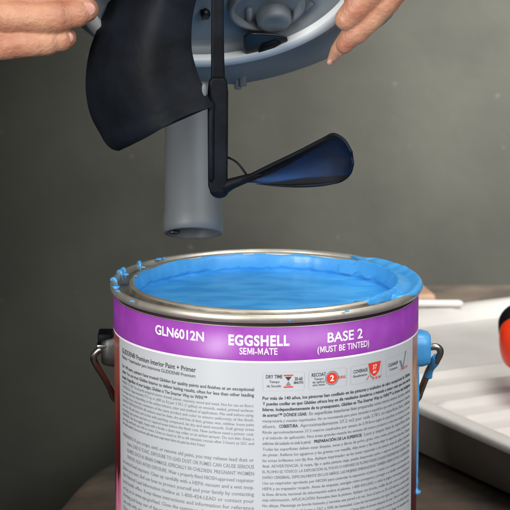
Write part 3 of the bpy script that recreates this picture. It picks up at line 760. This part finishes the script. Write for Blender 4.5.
# right hand: fingertips curl round the right edge from behind, hand above to the right
pr_ = on_lid(350, 10).y-.004
chain([(at(346.5, 19, pr_-.002), .0064), (at(355, 10, pr_-.003), .0072), (at(380, -18, pr_-.004), .0080), (at(425, -70, pr_+.004), .0090)])
chain([(at(344.5, 45, pr_+.002), .0048), (at(350, 38, pr_+.001), .0056), (at(370, 19, pr_+.000), .0070), (at(398, -14, pr_+.000), .0078), (at(440, -60, pr_+.008), .0088)])
chain([(at(331, 60, pr_+.018), .0023), (at(338, 50, pr_+.016), .0042), (at(360, 22, pr_+.014), .0062), (at(388, -10, pr_+.018), .0070), (at(455, -50, pr_+.02), .008)])
chain([(at(352, -8, pr_-.003), .0062), (at(362, -24, pr_-.005), .0074), (at(384, -55, pr_-.004), .0082), (at(420, -92, pr_+.002), .0090)])
chain([(at(330, -70, pr_), .0078), (at(365, -110, pr_), .0095), (at(430, -150, pr_+.01), .0125), (at(490, -140, pr_+.02), .0150)])
for x, y in ((425, -70), (440, -58), (455, -45), (420, -92)):
    chain([(at(x, y, pr_+.008), .0098), (at(x+75, y-75, pr_+.022), .0160)])
chain([(at(510, -145, pr_+.022), .0240), (at(590, -230, pr_+.026), .0250), (at(800, -450, pr_+.0), .0360)])
for x, y, rr_, Yo in ((12, 16, .00885, -.006), (52, 16.8, .0086, -.005), (72, 13.5, .0078, -.002), (5, 44.5, .0082, -.004), (42, 41, .0080, -.002), (56, 39.2, .0069, 0)):
    crease(at(x, y, yl+Yo), (1, 0, .08), rr_)
for x, y, rr_, Yo in ((362, 3, .0076, -.003), (359, 29.5, .0067, .001), (383, 4, .0077, 0)):
    crease(at(x, y, pr_+Yo), (1, 0, 1), rr_)
bm = bmesh.new()
for c_ in caps: capsule(bm, *c_)
me = bpy.data.meshes.new('person'); bm.to_mesh(me); bm.free()
person = link('person', me, M['skin'])
rm = person.modifiers.new('r', 'REMESH'); rm.mode = 'VOXEL'; rm.voxel_size = .0009; rm.use_smooth_shade = True
sm = person.modifiers.new('sm', 'SMOOTH'); sm.factor = .6; sm.iterations = 4
tag(person, 'bare hands of a person gripping the grey mixing lid by both edges', 'person')
def nail(px, py, Y, rx, ry, ang_):
    bm = bmesh.new(); q = bmesh.ops.create_icosphere(bm, subdivisions=3, radius=1)
    Mr = Matrix.Rotation(ang_, 3, 'Y')
    for v in q['verts']: v.co = Mr @ Vector((v.co.x*rx, v.co.y*.0014, v.co.z*ry)) + at(px, py, Y)
    me = bpy.data.meshes.new('fingernail'); bm.to_mesh(me); bm.free()
    o = link('fingernail', me, M['nail']); o.parent = person; return o
nail(88, 8.8, yl-.0052, .0042, .0038, rad(15))
nail(67.5, 37.2, yl-.0028, .0034, .0031, rad(25))
nail(330, 61.5, pr_+.0158, .0016, .0020, rad(30))

# ------------------------------------------------------------------ tray, roller, stick, block
C0 = Vector((-.011, .516)); ta = Vector((.466, -.885)).normalized(); tbv = Vector((.885, .466)).normalized()
TL, TW, TZ = .43, .28, .042
def tp(l, w, z): p = C0+ta*l+tbv*w; return Vector((p.x, p.y, z))
def rrect(l0, l1, w0, w1, r, z, n=6):
    out = []
    for cl, cw, s in ((l1-r, w1-r, 0), (l0+r, w1-r, 1), (l0+r, w0+r, 2), (l1-r, w0+r, 3)):
        for q in range(n+1):
            t = (s+q/n)*PI/2; out.append((cl+math.cos(t)*r, cw+math.sin(t)*r, z))
    return out
tray = empty('paint_tray', tp(TL/2, TW/2, 0), 'paint tray with pale ridged liner and dark outer side, behind the can', 'paint tray')
def rings_mesh(rings, capend=True, capstart=False):
    bm = bmesh.new(); V = [[bm.verts.new(tp(*p)) for p in r] for r in rings]; n = len(V[0])
    for a, b in zip(V, V[1:]):
        for i in range(n): bm.faces.new((a[i], a[(i+1) % n], b[(i+1) % n], b[i]))
    if capend: bm.faces.new(V[-1])
    if capstart: bm.faces.new(V[0])
    return bm
obj('shell', rings_mesh([rrect(.004, TL-.004, .004, TW-.004, .02, TZ-.003), rrect(.008, TL-.008, .008, TW-.008, .018, TZ-.012), rrect(.016, TL-.016, .014, TW-.014, .018, .004), rrect(.022, TL-.022, .02, TW-.02, .018, .0012)]), M['tray_shell'], tray)
lin = obj('liner', rings_mesh([rrect(-.001, TL+.001, -.001, TW+.001, .024, TZ-.005), rrect(-.002, TL+.002, -.002, TW+.002, .024, TZ-.001), rrect(0, TL, 0, TW, .022, TZ+.0008), rrect(.010, TL-.010, .010, TW-.010, .018, TZ+.0004), rrect(.015, TL-.015, .015, TW-.015, .016, TZ-.004), rrect(.020, TL-.020, .020, TW-.020, .014, TZ-.0090)], capend=False), M['tray_white'], tray)
# ramp with ridges running across, falling to the well at the near end
bm = bmesh.new(); g = []; nl = 260
for i in range(nl+1):
    l = .012+(TL-.024)*i/nl
    base = TZ-.0085 - .024*max(0, min(1, (l-.10)/.22))**1.3
    row = []
    for j in range(25):
        w = .014+(TW-.028)*j/24
        ridge = 0
        if .14 < l < .34 and .035 < w < TW-.035:
            f = (l/.027) % 1
            ridge = .0042*max(0, math.sin(PI*min(1, f/.42)) if f < .42 else 0)
        row.append(bm.verts.new(tp(l, w, base+ridge)))
    g.append(row)
for i in range(nl):
    for j in range(24): bm.faces.new((g[i][j], g[i+1][j], g[i+1][j+1], g[i][j+1]))
obj('ramp', bm, M['tray_white'], tray)

# roller with red grip, lying in the tray and running out to the right
rc = atz(519, 343, .064)
rol = empty('paint_roller', rc, 'paint roller with orange red grip lying in the pale tray', 'paint roller')
gd = Vector((.80, -.12, .10)).normalized()
bm = bmesh.new()
tube(bm, [rc+gd*d for d in (-.013, -.0115, -.008, 0, .012, .03, .06, .09, .12, .128)], [.006, .012, .0165, .0200, .0212, .0205, .0175, .0165, .014, .008], 28)
ss = obj('grip', bm, M['red'], rol).modifiers.new('s', 'SUBSURF'); ss.levels = ss.render_levels = 2
bm = bmesh.new(); cpt = rc+Vector((-.0005, .010, .0075)); tube(bm, [cpt-gd*.0125, cpt-gd*.011, cpt-gd*.005, cpt+gd*.006], [.005, .010, .0165, .0180], 28); ss = obj('grip_cap', bm, M['dark_plastic'], rol).modifiers.new('s', 'SUBSURF'); ss.levels = ss.render_levels = 2
bm = bmesh.new(); q = rc+gd*.128; tube(bm, catmull([q, q+gd*.04, q+gd*.08+Vector((0, .03, -.004)), q+gd*.07+Vector((0, .09, -.012)), q+gd*.0+Vector((0, .11, -.012))], 6), .003, 10); obj('frame', bm, M['wire'], rol)

# white stick across the tray's far edge
s0, s1 = atz(372, 303.0, TZ+.0052), atz(463, 303.5, TZ+.0034)
bm = bmesh.new(); d_ = (s1-s0).normalized(); side = Vector((-d_.y, d_.x, 0))
n_ = 16; L_ = (s1-s0).length
pr2 = [(s0, .0024)]+[(s0+d_*(L_*k/8), .0026) for k in range(1, 8)]+[(s1-d_*.003, .0026), (s1-d_*.001, .0018), (s1, .0008)]
tube(bm, [p for p, r in pr2], [r for p, r in pr2], 14)
tag(obj('stir_stick', bm, M['white_stick']), 'thin white rod with rounded end lying across the back edge of the tray', 'stick')
# tan wooden block behind the can
bm = bmesh.new(); bc = atz(396, 306, .0); box(bm, (bc.x, bc.y-.01, .0085), .052, .05, .016, Matrix.Rotation(rad(12), 3, 'Z'))
bevel(tag(obj('wooden_block', bm, M['tan'], smooth=False), 'tan wooden block mostly hidden behind the can, beyond the white rod', 'block'), .004, 3)

# ------------------------------------------------------------------ light
w = bpy.data.worlds.new('World'); S.world = w; w.use_nodes = True
w.node_tree.nodes['Background'].inputs[0].default_value = (.94, .97, 1.0, 1); w.node_tree.nodes['Background'].inputs[1].default_value = .17
def area(name, loc, target, sx, sy, power, col=(1, 1, 1), spread=180):
    l = bpy.data.lights.new(name, 'AREA'); l.shape = 'RECTANGLE'; l.size = sx; l.size_y = sy; l.energy = power; l.color = col; l.spread = rad(spread)
    o = bpy.data.objects.new(name, l); C.objects.link(o); o.location = loc
    o.rotation_euler = (Vector(target)-Vector(loc)).to_track_quat('-Z', 'Y').to_euler(); return o
area('key_lamp', (-.54, -.75, .44), (.06, 0, .18), .19, .9, 1.8, (1, .985, .96), 70)
area('added_front_fill', (.42, -.62, .66), (.02, 0, .20), .75, .75, 1.6, (.97, .985, 1), 70)  # added fill that evens the light on lid and label
area('top_lamp', (.35, .1, 1.30), (.22, .28, 0), .7, .7, 2.4, (1, .985, .97), 65)
area('added_wall_fill', (.78, .22, .80), (.30, .93, .24), .3, .3, 10.5, (1, .995, .965), 38)  # added light, narrowed so the wall falls dark to the left

S.view_settings.view_transform = 'Standard'; S.view_settings.look = 'None'; S.view_settings.exposure = 0; S.view_settings.gamma = 1
S.render.engine = 'CYCLES'
